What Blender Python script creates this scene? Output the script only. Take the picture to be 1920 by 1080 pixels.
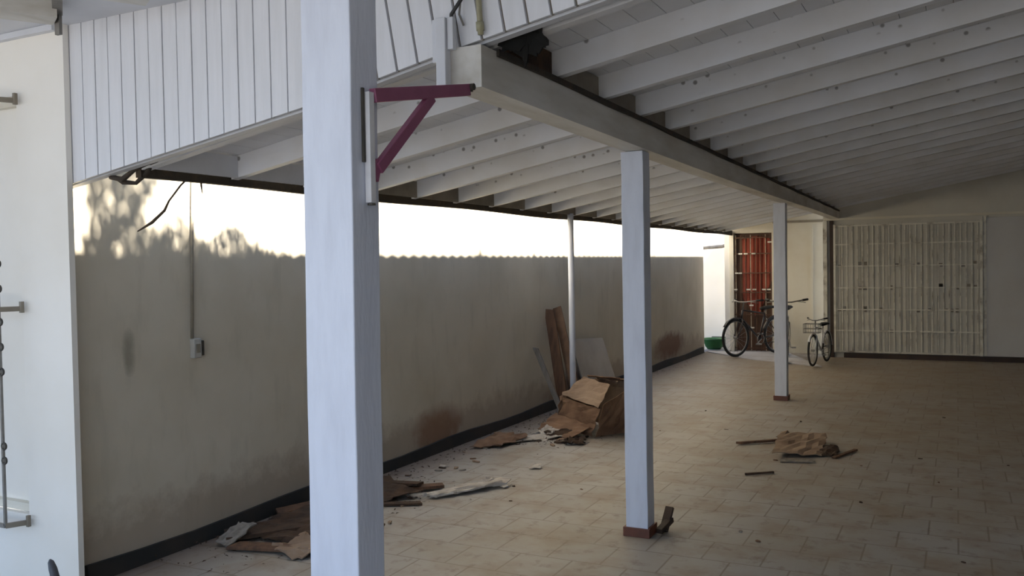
import bpy, bmesh, math, random
from mathutils import Vector, Matrix
random.seed(7)
S = bpy.context.scene
for o in list(bpy.data.objects): bpy.data.objects.remove(o)
COL = S.collection

# ------------------------------------------------------------ camera
cam = bpy.data.cameras.new('camera'); cam_o = bpy.data.objects.new('camera', cam); COL.objects.link(cam_o)
cam.sensor_width = 36.0; cam.lens = 1650 / 1920 * 36.0; cam.clip_start = 0.05; cam.clip_end = 200
cam_o.matrix_world = Matrix(((0.8922, 0.0041, 0.4516, 0), (0.4513, 0.0312, -0.8918, 0),
                             (-0.0177, 0.9995, 0.0260, 1.55), (0, 0, 0, 1)))
S.camera = cam_o

# ------------------------------------------------------------ light
SUN_DIR = Vector((0.573, -0.05, 0.82)).normalized()       # towards the sun
W = bpy.data.worlds.new('sky'); S.world = W; W.use_nodes = True
nt = W.node_tree; bg = nt.nodes['Background']
tc = nt.nodes.new('ShaderNodeTexCoord'); sp = nt.nodes.new('ShaderNodeSeparateXYZ'); rp = nt.nodes.new('ShaderNodeValToRGB')
rp.color_ramp.elements[0].position = 0.0; rp.color_ramp.elements[0].color = (0.64, 0.80, 1.0, 1)
rp.color_ramp.elements[1].position = 0.7; rp.color_ramp.elements[1].color = (0.42, 0.62, 1.0, 1)
nt.links.new(tc.outputs['Generated'], sp.inputs[0]); nt.links.new(sp.outputs['Z'], rp.inputs[0])
nt.links.new(rp.outputs[0], bg.inputs[0]); bg.inputs[1].default_value = 2.1
sl = bpy.data.lights.new('sun', 'SUN'); sl.energy = 42.0; sl.angle = math.radians(3.2); sl.color = (1.0, 0.91, 0.78)
so = bpy.data.objects.new('sun', sl); COL.objects.link(so); so.location = (6, 0, 10)
so.rotation_euler = (-SUN_DIR).to_track_quat('-Z', 'Y').to_euler()
S.view_settings.view_transform = 'Standard'; S.view_settings.look = 'None'
S.view_settings.exposure = 0.0; S.view_settings.gamma = 1.0; S.view_settings.use_curve_mapping = False
S.cycles.max_bounces = 10; S.cycles.diffuse_bounces = 8
S.cycles.use_denoising = True

# ------------------------------------------------------------ materials
def new_mat(name):
    m = bpy.data.materials.new(name); m.use_nodes = True
    return m, m.node_tree, m.node_tree.nodes['Principled BSDF']
def mixrgb(nt, a, b, fac, mode='MIX'):
    n = nt.nodes.new('ShaderNodeMix'); n.data_type = 'RGBA'; n.blend_type = mode
    for sock, v in ((n.inputs[0], fac), (n.inputs[6], a), (n.inputs[7], b)):
        if hasattr(v, 'links'): nt.links.new(v, sock)
        elif isinstance(v, (int, float)): sock.default_value = v
        else: sock.default_value = (*v, 1)
    return n.outputs[2]
def ramp(nt, src, p0, p1, c0=(0, 0, 0), c1=(1, 1, 1)):
    r = nt.nodes.new('ShaderNodeValToRGB'); nt.links.new(src, r.inputs[0])
    r.color_ramp.elements[0].position = p0; r.color_ramp.elements[0].color = (*c0, 1)
    r.color_ramp.elements[1].position = p1; r.color_ramp.elements[1].color = (*c1, 1)
    return r.outputs[0]
def coord(nt, kind='Object', scale=(1, 1, 1)):
    t = nt.nodes.new('ShaderNodeTexCoord'); m = nt.nodes.new('ShaderNodeMapping')
    m.inputs['Scale'].default_value = scale; nt.links.new(t.outputs[kind], m.inputs[0]); return m.outputs[0]
def noise(nt, co, scale, detail=5, rough=0.55):
    n = nt.nodes.new('ShaderNodeTexNoise'); n.inputs['Scale'].default_value = scale
    n.inputs['Detail'].default_value = detail; n.inputs['Roughness'].default_value = rough
    nt.links.new(co, n.inputs['Vector']); return n.outputs['Fac']
def math_(nt, op, a, b=None):
    n = nt.nodes.new('ShaderNodeMath'); n.operation = op
    for i, v in enumerate((a, b)):
        if v is None: continue
        if hasattr(v, 'links'): nt.links.new(v, n.inputs[i])
        else: n.inputs[i].default_value = v
    return n.outputs[0]
def bump(nt, bs, h, strength=0.2, dist=0.01):
    b = nt.nodes.new('ShaderNodeBump'); b.inputs['Strength'].default_value = strength; b.inputs['Distance'].default_value = dist
    nt.links.new(h, b.inputs['Height']); nt.links.new(b.outputs[0], bs.inputs['Normal'])
def plain(name, c1, c2=None, scale=6, rough=0.6, lo=0.4, hi=0.7, stretch=(1, 1, 1), metallic=0.0, bmp=0.15):
    m, nt, bs = new_mat(name); c2 = c2 or tuple(v * 0.75 for v in c1)
    co = coord(nt, 'Object', stretch); n = noise(nt, co, scale)
    nt.links.new(mixrgb(nt, c1, c2, ramp(nt, n, lo, hi)), bs.inputs['Base Color'])
    bs.inputs['Roughness'].default_value = rough; bs.inputs['Metallic'].default_value = metallic
    if bmp: bump(nt, bs, noise(nt, co, scale * 5), bmp)
    return m
M = {}
M['white_paint'] = plain('white_paint', (0.68, 0.70, 0.75), (0.56, 0.57, 0.60), 3, 0.45, 0.35, 0.8)
M['post_paint'] = plain('post_paint', (0.67, 0.71, 0.81), (0.57, 0.60, 0.69), 5, 0.4, 0.45, 0.8, (3, 3, 0.6))
M['board_paint'] = plain('board_paint', (0.76, 0.77, 0.81), (0.68, 0.69, 0.72), 4, 0.45, 0.35, 0.8, (6, 1, 0.5))
M['beam_paint'] = plain('beam_paint', (0.72, 0.715, 0.69), (0.48, 0.45, 0.39), 2.5, 0.55, 0.35, 0.75, (3, 0.6, 3))
M['ceiling_paint'] = plain('ceiling_paint', (0.74, 0.75, 0.79), (0.58, 0.57, 0.55), 1.4, 0.55, 0.4, 0.75)
M['cream'] = plain('cream_plaster', (0.74, 0.71, 0.62), (0.66, 0.61, 0.50), 2.2, 0.7, 0.4, 0.75)
M['cream_white'] = plain('cream_white_plaster', (0.90, 0.87, 0.81), (0.84, 0.80, 0.72), 1.6, 0.65, 0.4, 0.75)
M['far_plaster'] = plain('dull_plaster', (0.66, 0.64, 0.58), (0.54, 0.52, 0.46), 1.5, 0.75, 0.35, 0.75)
M['panel_grey'] = plain('grey_panel', (0.62, 0.62, 0.62), (0.56, 0.55, 0.54), 1.2, 0.6)
M['dark_wood'] = plain('dark_rotten_wood', (0.035, 0.028, 0.02), (0.07, 0.045, 0.028), 9, 0.8, 0.5, 0.75, bmp=0.5)
M['skirting'] = plain('blackened_skirting', (0.018, 0.018, 0.016), (0.04, 0.03, 0.022), 4, 0.7)
M['brown_skirting'] = plain('brown_skirting', (0.05, 0.028, 0.018), (0.03, 0.02, 0.014), 4, 0.6)
M['red_tile'] = plain('red_brown_tile', (0.17, 0.055, 0.03), (0.10, 0.035, 0.02), 7, 0.45)
M['cardboard'] = plain('cardboard', (0.24, 0.14, 0.08), (0.13, 0.07, 0.04), 5, 0.85, 0.4, 0.7)
M['cardboard_pale'] = plain('pale_cardboard', (0.31, 0.22, 0.15), (0.20, 0.13, 0.085), 5, 0.85, 0.4, 0.7)
M['pale_board'] = plain('pale_board', (0.42, 0.38, 0.33), (0.35, 0.31, 0.26), 3, 0.8)
M['brown_wood'] = plain('brown_wood', (0.15, 0.075, 0.038), (0.08, 0.04, 0.022), 6, 0.75, 0.4, 0.65, (4, 4, 0.6))
M['grey_wood'] = plain('grey_wood', (0.27, 0.24, 0.205), (0.17, 0.145, 0.12), 6, 0.8, 0.4, 0.65, (4, 4, 0.6))
M['rot'] = plain('rotten_debris', (0.07, 0.038, 0.02), (0.035, 0.02, 0.012), 12, 0.9, 0.4, 0.65, bmp=0.5)
M['chip'] = plain('pale_chips', (0.55, 0.51, 0.45), (0.40, 0.34, 0.28), 12, 0.8)
M['magenta'] = plain('magenta_paint', (0.27, 0.080, 0.150), (0.24, 0.07, 0.135), 20, 0.5, bmp=0)
M['white_steel'] = plain('white_steel', (0.72, 0.72, 0.74), (0.6, 0.6, 0.62), 9, 0.35)
M['black_gap'] = plain('dark_metal_and_gap', (0.04, 0.037, 0.03), (0.07, 0.06, 0.045), 9, 0.6)  # dark metal parts, and the shaded gap at the bracket leg
M['grey_metal'] = plain('grey_metal', (0.25, 0.24, 0.22), (0.16, 0.14, 0.12), 9, 0.5, metallic=0.2)
M['cable'] = plain('black_cable', (0.03, 0.03, 0.03), None, 9, 0.5, bmp=0)
M['yellow_pipe'] = plain('yellowed_pipe', (0.36, 0.34, 0.22), (0.25, 0.23, 0.15), 9, 0.5)
M['box_plastic'] = plain('old_plastic', (0.50, 0.49, 0.45), (0.42, 0.40, 0.36), 9, 0.5)
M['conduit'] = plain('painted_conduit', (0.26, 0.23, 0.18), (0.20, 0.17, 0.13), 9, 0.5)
M['rubber'] = plain('tyre_rubber', (0.02, 0.02, 0.02), (0.03, 0.028, 0.025), 30, 0.7)
M['rim'] = plain('wheel_rim', (0.30, 0.29, 0.27), None, 30, 0.35, metallic=0.6)
M['dark_frame'] = plain('dark_bicycle_paint', (0.03, 0.028, 0.03), (0.05, 0.03, 0.025), 12, 0.35)
M['light_frame'] = plain('pale_bicycle_paint', (0.42, 0.42, 0.40), (0.35, 0.34, 0.30), 12, 0.35)
M['green'] = plain('green_plastic', (0.02, 0.13, 0.035), (0.015, 0.09, 0.025), 5, 0.45)
M['red_cloth'] = plain('red_cloth', (0.36, 0.085, 0.055), (0.27, 0.06, 0.04), 5, 0.85, 0.4, 0.7, (8, 8, 0.7))
M['door_wood'] = plain('dark_brown_door', (0.12, 0.055, 0.028), (0.06, 0.03, 0.017), 5, 0.6, 0.4, 0.7, (5, 5, 0.5))
M['grille_cream'] = plain('cream_grille', (0.42, 0.36, 0.27), (0.22, 0.13, 0.08), 14, 0.5, 0.5, 0.7)
M['grille_pale'] = plain('pale_grille', (0.74, 0.72, 0.64), (0.22, 0.18, 0.13), 6, 0.5, 0.5, 0.75)
M['slab'] = plain('pale_concrete', (0.50, 0.50, 0.53), (0.40, 0.39, 0.41), 4, 0.7)
M['dark_slab'] = plain('dark_concrete', (0.10, 0.105, 0.10), (0.07, 0.07, 0.065), 4, 0.8)
M['leaf'] = plain('leaf', (0.06, 0.11, 0.03), (0.09, 0.12, 0.04), 9, 0.6, bmp=0)
M['bark'] = plain('bark', (0.09, 0.065, 0.045), None, 9, 0.9)
M['outside_ground'] = plain('outside_ground', (0.12, 0.12, 0.12), (0.09, 0.09, 0.09), 2, 0.9)
M['red_roof'] = plain('roof_sheet', (0.30, 0.27, 0.24), None, 3, 0.8)
M['dark_plastic'] = plain('dark_grey_plastic', (0.07, 0.075, 0.085), (0.05, 0.05, 0.06), 9, 0.5)

def floor_material():
    m, nt, bs = new_mat('dusty_floor_tiles'); co = coord(nt, 'Object')
    br = nt.nodes.new('ShaderNodeTexBrick'); nt.links.new(co, br.inputs['Vector'])
    br.inputs['Scale'].default_value = 1.0; br.inputs['Brick Width'].default_value = 0.30; br.inputs['Row Height'].default_value = 0.30
    br.inputs['Mortar Size'].default_value = 0.0055; br.inputs['Mortar Smooth'].default_value = 0.3; br.offset = 0.5
    br.inputs['Color1'].default_value = (0.38, 0.375, 0.365, 1); br.inputs['Color2'].default_value = (0.335, 0.33, 0.322, 1)
    br.inputs['Mortar'].default_value = (0.21, 0.195, 0.17, 1)
    big = noise(nt, co, 0.8, 6, 0.6); fine = noise(nt, co, 9, 6, 0.65); mid = noise(nt, co, 3.2, 5, 0.6)
    c = mixrgb(nt, br.outputs['Color'], (0.30, 0.26, 0.195), math_(nt, 'MULTIPLY', ramp(nt, big, 0.35, 0.65), 0.6))
    c = mixrgb(nt, c, (0.24, 0.17, 0.11), math_(nt, 'MULTIPLY', ramp(nt, mid, 0.46, 0.70), 0.55))
    c = mixrgb(nt, c, (0.15, 0.105, 0.07), math_(nt, 'MULTIPLY', ramp(nt, fine, 0.54, 0.70), 0.6))
    # leaf litter and rust dirt that has gathered along the boundary wall
    sp = nt.nodes.new('ShaderNodeSeparateXYZ'); nt.links.new(co, sp.inputs[0])
    edge = math_(nt, 'ADD', sp.outputs['X'], math_(nt, 'MULTIPLY', mid, 0.9))
    near = ramp(nt, math_(nt, 'MULTIPLY', math_(nt, 'ADD', edge, 4.0), 0.5), 0.25, 0.50, (1, 1, 1), (0, 0, 0))
    c = mixrgb(nt, c, (0.15, 0.085, 0.045), math_(nt, 'MULTIPLY', near, 0.8))
    # old dirt at the far end of the room
    far = ramp(nt, math_(nt, 'MULTIPLY', math_(nt, 'ADD', sp.outputs['Y'], mid), 0.06), 0.35, 0.8)
    c = mixrgb(nt, c, (0.27, 0.205, 0.14), math_(nt, 'MULTIPLY', far, 0.45))
    nt.links.new(c, bs.inputs['Base Color']); bs.inputs['Roughness'].default_value = 0.55
    h = math_(nt, 'ADD', math_(nt, 'MULTIPLY', br.outputs['Fac'], -1.0), math_(nt, 'MULTIPLY', fine, 0.4))
    bump(nt, bs, h, 0.35, 0.006); return m
M['floor'] = floor_material()

def boundary_material():
    m, nt, bs = new_mat('stained_cream_wall'); co = coord(nt, 'Object')
    sp = nt.nodes.new('ShaderNodeSeparateXYZ'); nt.links.new(co, sp.inputs[0])
    big = noise(nt, co, 1.3, 5); st = noise(nt, coord(nt, 'Object', (1, 3, 0.8)), 3, 6); fine = noise(nt, co, 7, 6, 0.65)
    c = mixrgb(nt, (0.64, 0.585, 0.475), (0.55, 0.495, 0.385), ramp(nt, big, 0.4, 0.7))
    c = mixrgb(nt, c, (0.38, 0.35, 0.27), math_(nt, 'MULTIPLY', ramp(nt, st, 0.55, 0.78), 0.35))
    low = ramp(nt, math_(nt, 'ADD', sp.outputs['Z'], math_(nt, 'MULTIPLY', fine, -0.45)), 0.0, 0.16, (1, 1, 1), (0, 0, 0))
    c = mixrgb(nt, c, (0.20, 0.12, 0.07), math_(nt, 'MULTIPLY', low, 0.42))
    def blob(y, z, ry, rz, col, amt, c):
        dy = math_(nt, 'DIVIDE', math_(nt, 'SUBTRACT', sp.outputs['Y'], y), ry)
        dz = math_(nt, 'DIVIDE', math_(nt, 'SUBTRACT', sp.outputs['Z'], z), rz)
        d = math_(nt, 'ADD', math_(nt, 'MULTIPLY', dy, dy), math_(nt, 'MULTIPLY', dz, dz))
        d = math_(nt, 'ADD', d, math_(nt, 'MULTIPLY', math_(nt, 'SUBTRACT', fine, 0.5), 1.6))
        return mixrgb(nt, c, col, math_(nt, 'MULTIPLY', ramp(nt, d, 0.2, 1.1, (1, 1, 1), (0, 0, 0)), amt))
    c = blob(6.25, 0.18, 0.45, 0.24, (0.24, 0.11, 0.055), 0.75, c)
    c = blob(12.9, 0.30, 0.9, 0.24, (0.17, 0.07, 0.04), 0.85, c)
    c = blob(9.2, 0.15, 0.9, 0.2, (0.24, 0.13, 0.08), 0.6, c)
    c = blob(3.2, 1.12, 0.05, 0.14, (0.20, 0.18, 0.13), 0.6, c)
    nt.links.new(c, bs.inputs['Base Color']); bs.inputs['Roughness'].default_value = 0.75
    bump(nt, bs, fine, 0.2, 0.01); return m
M['bounce_plaster'] = plain('tan_plaster', (0.42, 0.38, 0.31), None, 2, 0.8)  # plaster of the unseen bounce wall by the nook
M['hole_shade'] = plain('hole_shade_black', (0.006, 0.006, 0.005), (0.010, 0.008, 0.006), 9, 1.0)  # black put in for the shade inside the hole
M['boundary'] = boundary_material()

def rafter_material():
    m, nt, bs = new_mat('painted_rafter'); co = coord(nt, 'Object')
    sp = nt.nodes.new('ShaderNodeSeparateXYZ'); nt.links.new(co, sp.inputs[0])
    # height inside the rafter: z minus the roof slope (object coordinates are world ones)
    h = math_(nt, 'SUBTRACT', sp.outputs['Z'], math_(nt, 'MULTIPLY', sp.outputs['X'], ROOF_SLOPE))
    v = nt.nodes.new('ShaderNodeTexVoronoi'); v.inputs['Scale'].default_value = 15.0; nt.links.new(co, v.inputs['Vector'])
    dots = ramp(nt, v.outputs['Distance'], 0.13, 0.22, (1, 1, 1), (0, 0, 0))
    band = ramp(nt, math_(nt, 'SUBTRACT', h, ROOF_Z0 + 0.065), 0.0, 0.015)
    n = noise(nt, co, 2.0, 5)
    c = mixrgb(nt, (0.76, 0.78, 0.83), (0.66, 0.655, 0.65), ramp(nt, n, 0.4, 0.7))
    c = mixrgb(nt, c, (0.10, 0.09, 0.09), math_(nt, 'MULTIPLY', math_(nt, 'MULTIPLY', dots, band), 0.75))
    nt.links.new(c, bs.inputs['Base Color']); bs.inputs['Roughness'].default_value = 0.5
    return m
ROOF_SLOPE = 0.175
ROOF_Z0 = 2.35 + 0.175 * 1.6           # underside of the rafters at X = 0
def roof_z(x): return ROOF_Z0 + ROOF_SLOPE * x
M['rafter'] = rafter_material()

# ------------------------------------------------------------ mesh helpers
def bm_new(): return bmesh.new()
def add_hex(bm, pts):
    """pts: 8 corners, bottom four then top four, same winding"""
    v = [bm.verts.new(p) for p in pts]
    for f in ((0, 3, 2, 1), (4, 5, 6, 7), (0, 1, 5, 4), (1, 2, 6, 5), (2, 3, 7, 6), (3, 0, 4, 7)):
        bm.faces.new([v[i] for i in f])
def add_box(bm, x0, x1, y0, y1, z0, z1):
    add_hex(bm, [(x0, y0, z0), (x1, y0, z0), (x1, y1, z0), (x0, y1, z0), (x0, y0, z1), (x1, y0, z1), (x1, y1, z1), (x0, y1, z1)])
def add_bar(bm, a, b, w, h, up=(0, 0, 1)):
    a = Vector(a); b = Vector(b); d = (b - a).normalized(); u = Vector(up)
    s = d.cross(u)
    if s.length < 1e-4: s = d.cross(Vector((1, 0, 0)))
    s.normalize(); u = s.cross(d).normalized(); s *= w / 2; u *= h / 2
    add_hex(bm, [a - s - u, a + s - u, b + s - u, b - s - u, a - s + u, a + s + u, b + s + u, b - s + u])
def add_tube(bm, pts, r, n=10, caps=True):
    pts = [Vector(p) for p in pts]; rings = []
    rr = r if isinstance(r, (list, tuple)) else [r] * len(pts)
    prev = None
    for i, p in enumerate(pts):
        d = (pts[min(i + 1, len(pts) - 1)] - pts[max(i - 1, 0)]).normalized()
        if prev is None:
            prev = d.orthogonal().normalized()
        s = (prev - d * prev.dot(d))
        s = s.normalized() if s.length > 1e-5 else d.orthogonal().normalized()
        prev = s; t = d.cross(s)
        rings.append([bm.verts.new(p + (s * math.cos(2 * math.pi * k / n) + t * math.sin(2 * math.pi * k / n)) * rr[i]) for k in range(n)])
    for a, b in zip(rings, rings[1:]):
        for k in range(n): bm.faces.new((a[k], a[(k + 1) % n], b[(k + 1) % n], b[k]))
    if caps:
        bm.faces.new(list(reversed(rings[0]))); bm.faces.new(rings[-1])
def add_torus(bm, c, R, r, axis, n=36, m=8):
    c = Vector(c); ax = Vector(axis).normalized(); u = ax.orthogonal().normalized(); v = ax.cross(u); rings = []
    for i in range(n):
        a = 2 * math.pi * i / n; d = u * math.cos(a) + v * math.sin(a)
        rings.append([bm.verts.new(c + d * (R + r * math.cos(2 * math.pi * k / m)) + ax * r * math.sin(2 * math.pi * k / m)) for k in range(m)])
    for i in range(n):
        a = rings[i]; b = rings[(i + 1) % n]
        for k in range(m): bm.faces.new((a[k], b[k], b[(k + 1) % m], a[(k + 1) % m]))
def obj(name, bm, mat, parent=None, bevel=0.0, smooth=False):
    bmesh.ops.recalc_face_normals(bm, faces=bm.faces)
    me = bpy.data.meshes.new(name); bm.to_mesh(me); bm.free()
    me.materials.append(M[mat] if isinstance(mat, str) else mat)
    if smooth:
        for p in me.polygons: p.use_smooth = True
    o = bpy.data.objects.new(name, me); COL.objects.link(o)
    if parent is not None: o.parent = parent
    if bevel:
        b = o.modifiers.new('bevel', 'BEVEL'); b.width = bevel; b.segments = 2; b.limit_method = 'ANGLE'
    return o
def box_obj(name, dims, mat, parent=None, bevel=0.0):
    bm = bm_new(); add_box(bm, *dims); return obj(name, bm, mat, parent, bevel)
def struct(o): o['kind'] = 'structure'; return o
def tag(o, label, cat, group=None, kind=None):
    o['label'] = label; o['category'] = cat
    if group: o['group'] = group
    if kind: o['kind'] = kind
    return o
def thing(name, label, cat, loc=(0, 0, 0), rz=0, group=None):
    o = bpy.data.objects.new(name, None); COL.objects.link(o); o.location = loc; o.rotation_euler = (0, 0, rz)
    o.empty_display_size = 0.1
    return tag(o, label, cat, group)

# ------------------------------------------------------------ ground and floor
struct(box_obj('floor', (-3.88, 3.4, -1.5, 15.2, -0.12, 0.0), 'floor'))
struct(box_obj('ground_outside', (-30, 30, -30, 40, -0.25, -0.121), 'outside_ground'))
struct(box_obj('floor_threshold', (-3.95, -2.55, 15.2, 15.8, -0.12, 0.012), 'slab'))
bm = bm_new()
add_hex(bm, [(-3.86, 14.95, 0.001), (-2.9, 13.95, 0.001), (-1.75, 13.3, 0.001), (-2.55, 15.18, 0.001),
             (-3.86, 14.95, 0.014), (-2.9, 13.95, 0.014), (-1.75, 13.3, 0.014), (-2.55, 15.18, 0.014)])
struct(obj('floor_patch', bm, 'slab'))

# ------------------------------------------------------------ walls
struct(box_obj('wall_left', (-4.06, -3.88, 2.834, 14.93, -0.1, 2.55), 'boundary'))
bm = bm_new()                                  # uneven black skirting, swollen by damp
ys = [2.9 + i * 0.35 for i in range(35)]
for a, b in zip(ys, ys[1:]):
    ha, hb = 0.088 + 0.012 * math.sin(a * 3.1), 0.088 + 0.012 * math.sin(b * 3.1)
    add_hex(bm, [(-3.879, a, 0.001), (-3.845, a, 0.001), (-3.845, b, 0.001), (-3.879, b, 0.001),
                 (-3.879, a, ha), (-3.86, a, ha), (-3.86, b, hb), (-3.879, b, hb)])
struct(obj('baseboard_left', bm, 'skirting'))

# near wall on the left, facing the camera, with a window opening (built around the opening)
bm = bm_new()
WX0, WX1, WZ0, WZ1 = -5.6, -4.10, 0.36, 2.42
add_box(bm, WX1, -3.745, 2.77, 2.80, -0.1, 2.7199)
add_box(bm, -7.5, WX0, 2.77, 2.80, -0.1, 2.7199)
add_box(bm, WX0, WX1, 2.77, 2.80, -0.1, WZ0)
add_box(bm, WX0, WX1, 2.77, 2.80, WZ1, 2.7199)
struct(obj('wall_front', bm, 'cream_white'))
w1 = struct(box_obj('window_1', (WX0, WX1, 2.84, 2.85, WZ0, WZ1), 'cream_white'))
bm = bm_new()
for x in (WX0 + 0.02, -4.85, WX1 - 0.05): add_box(bm, x, x + 0.03, 2.805, 2.839, WZ0, WZ1)
for z in (WZ0, WZ1 - 0.04): add_box(bm, WX0, WX1, 2.805, 2.839, z, z + 0.04)
obj('window_frame', bm, 'cream', w1)

# gable of vertical boards over the opening; its foot follows the roof pitch
foot = [(-3.86, 1.958), (-2.34, 2.201), (-1.709, 2.330), (-1.145, 2.432), (3.3, 3.21)]
def foot_z(x):
    for (a, za), (b, zb) in zip(foot, foot[1:]):
        if x <= b: return za + (zb - za) * (x - a) / (b - a)
    return foot[-1][1]
bm = bm_new(); x = -3.832; k = 0
while x < 3.2:
    lean = 0.0 if x < -2.1 else 0.17
    w = 0.088; g = 0.003
    x0, x1 = x + g, x + w - g
    z0, z1 = foot_z(x0) , foot_z(x1)
    top = 2.80 if x < -1.75 else 3.9
    jig = random.uniform(-0.0015, 0.0015)
    t0, t1 = x0 - lean * (top - z0), x1 - lean * (top - z1)
    y_ = 2.8005 + abs(jig)
    add_hex(bm, [(x0, y_, z0), (x1, y_, z1), (x1, 2.818, z1), (x0, 2.818, z0),
                 (t0, y_, top), (t1, y_, top), (t1, 2.818, top), (t0, 2.818, top)])
    x += w + (0.004 if x > -2.1 else 0)
gable = struct(obj('wall_gable', bm, 'board_paint', bevel=0.0015))
bm = bm_new()                                   # backing board behind the joints
pts = [(-3.85, foot_z(-3.80) + .003)] + [(a, z + .005) for a, z in foot[1:]]
for (a, za), (b, zb) in zip(pts, pts[1:]):
    add_hex(bm, [(a, 2.819, za), (b, 2.819, zb), (b, 2.832, zb), (a, 2.832, za), (a, 2.819, 2.80 if b <= -1.7 else 4.0), (b, 2.819, 2.80 if b <= -1.7 else 4.0), (b, 2.832, 2.80 if b <= -1.7 else 4.0), (a, 2.832, 2.80 if b <= -1.7 else 4.0)])
obj('board_backing', bm, 'conduit', gable)
bm = bm_new()                                   # lip along the foot
for (a, za), (b, zb) in zip(pts, pts[1:]):
    add_hex(bm, [(a, 2.833, za - .012), (b, 2.833, zb - .012), (b, 2.875, zb - .012), (a, 2.875, za - .012),
                 (a, 2.833, za + .05), (b, 2.833, zb + .05), (b, 2.875, zb + .05), (a, 2.875, za + .05)])
obj('foot_rail', bm, 'white_paint', gable)

struct(box_obj('wall_right_blocker', (3.3, 3.45, -0.7, 14.9, -0.1, 3.2), 'conduit'))  # unseen wall, added to block light from the right
struct(box_obj('wall_back_blocker', (0.9, 3.45, -0.85, -0.701, -0.1, 2.9), 'cream'))  # unseen house wall, added to cut skylight from behind on the right

# far wall
bm = bm_new()
X0, X1 = -1.90, 3.3
add_hex(bm, [(X0, 14.75, -0.1), (X1, 14.75, -0.1), (X1, 14.95, -0.1), (X0, 14.95, -0.1),
             (X0, 14.75, roof_z(X0) + .10), (X1, 14.75, roof_z(X1) + .10), (X1, 14.95, roof_z(X1) + .10), (X0, 14.95, roof_z(X0) + .10)])
struct(obj('wall_far', bm, 'far_plaster'))
DX0, DX1, DZ = -3.42, -2.78, 2.02
bm = bm_new()
def topz(x): return roof_z(x) + 0.10
def wallseg(bm, a, b, z0, z1=None):
    za, zb = (z1, z1) if z1 is not None else (topz(a), topz(b))
    add_hex(bm, [(a, 15.2, z0), (b, 15.2, z0), (b, 15.36, z0), (a, 15.36, z0), (a, 15.2, za), (b, 15.2, zb), (b, 15.36, zb), (a, 15.36, za)])
wallseg(bm, -3.50, DX0, -0.1); wallseg(bm, DX1, -1.90, -0.1); wallseg(bm, DX0, DX1, DZ)
struct(obj('wall_far_left', bm, 'cream'))
struct(box_obj('wall_nook_side', (-3.58, -3.50, 15.2, 15.8, -0.1, 2.3), 'cream_white'))
struct(box_obj('wall_nook', (-5.4, -3.45, 15.8, 15.95, -0.1, 2.9), 'cream_white'))
struct(box_obj('wall_nook_bounce', (-4.90, -4.75, 14.95, 15.80, -0.1, 2.9), 'bounce_plaster'))  # unseen wall, added to bounce sunlight onto the nook
struct(box_obj('trim_1', (-3.95, -3.60, 15.72, 15.799, 0.013, 0.20), 'dark_slab'))
struct(box_obj('trim_2', (-1.89, 3.2, 14.715, 14.749, 2.165, 2.20), 'cream'))
struct(box_obj('trim_3', (-2.76, -1.9, 15.16, 15.199, 2.17, 2.205), 'conduit'))
struct(box_obj('trim_4', (-1.90, -1.84, 14.69, 14.749, 0.0, 2.16), 'grille_pale'))
struct(box_obj('trim_5', (-1.80, -1.745, 14.69, 14.749, 0.0, 2.16), 'brown_skirting'))
struct(box_obj('trim_6', (-2.16, -2.12, 15.17, 15.199, 0.0, 2.12), 'cream'))
struct(box_obj('baseboard_far', (-1.60, 3.3, 14.70, 14.749, 0.0, 0.075), 'brown_skirting'))

# the far wall's plain sheet panel beside the grille
p = thing('sheet_panel', 'plain grey sheet panel on far wall, right of the barred gate', 'wall panel', (0.37, 14.72, 0.08))
box_obj('panel_sheet', (0.0, 1.9, 0.0, 0.028, 0.0, 2.05), 'panel_grey', p, 0.002)
box_obj('edge_strip', (-0.03, 0.012, -0.012, 0.028, 0.0, 2.08), 'grille_pale', p)

# ------------------------------------------------------------ roof
ceil_bm = bm_new()
RX0, RX1, RY0, RY1 = -3.47, 3.45, 2.85, 15.3
n = 60
for i in range(n):                                  # boards that run across the rafters
    a = RX0 + (RX1 - RX0) * i / n; b = RX0 + (RX1 - RX0) * (i + 1) / n - 0.003
    add_hex(ceil_bm, [(a, RY0, roof_z(a) + .115), (b, RY0, roof_z(b) + .115), (b, RY1, roof_z(b) + .115), (a, RY1, roof_z(a) + .115),
                      (a, RY0, roof_z(a) + .133), (b, RY0, roof_z(b) + .133), (b, RY1, roof_z(b) + .133), (a, RY1, roof_z(a) + .133)])
ceiling = struct(obj('ceiling', ceil_bm, 'ceiling_paint'))
bm = bm_new()                                       # corrugated sheet on top
nw = 166
prof = []
ycount = nw
rows = []
for j in range(nw + 1):
    y = RY0 - 0.03 + (RY1 - RY0 + 0.03) * j / nw; dz = 0.012 * math.sin(y * 2 * math.pi / 0.15)
    rows.append([bm.verts.new((x, y, roof_z(x) + 0.15 + dz)) for x in (RX0 - 0.05, 3.5)] + [bm.verts.new((x, y, roof_z(x) + 0.154 + dz)) for x in (RX0 - 0.05, 3.5)])
for a, b in zip(rows, rows[1:]):
    bm.faces.new((a[0], a[1], b[1], b[0])); bm.faces.new((a[2], b[2], b[3], a[3]))
    bm.faces.new((a[0], b[0], b[2], a[2])); bm.faces.new((a[1], a[3], b[3], b[1]))
obj('roof_sheet', bm, 'red_roof', ceiling)
RAF = [2.93 + 0.575 * i for i in range(21)]
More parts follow.
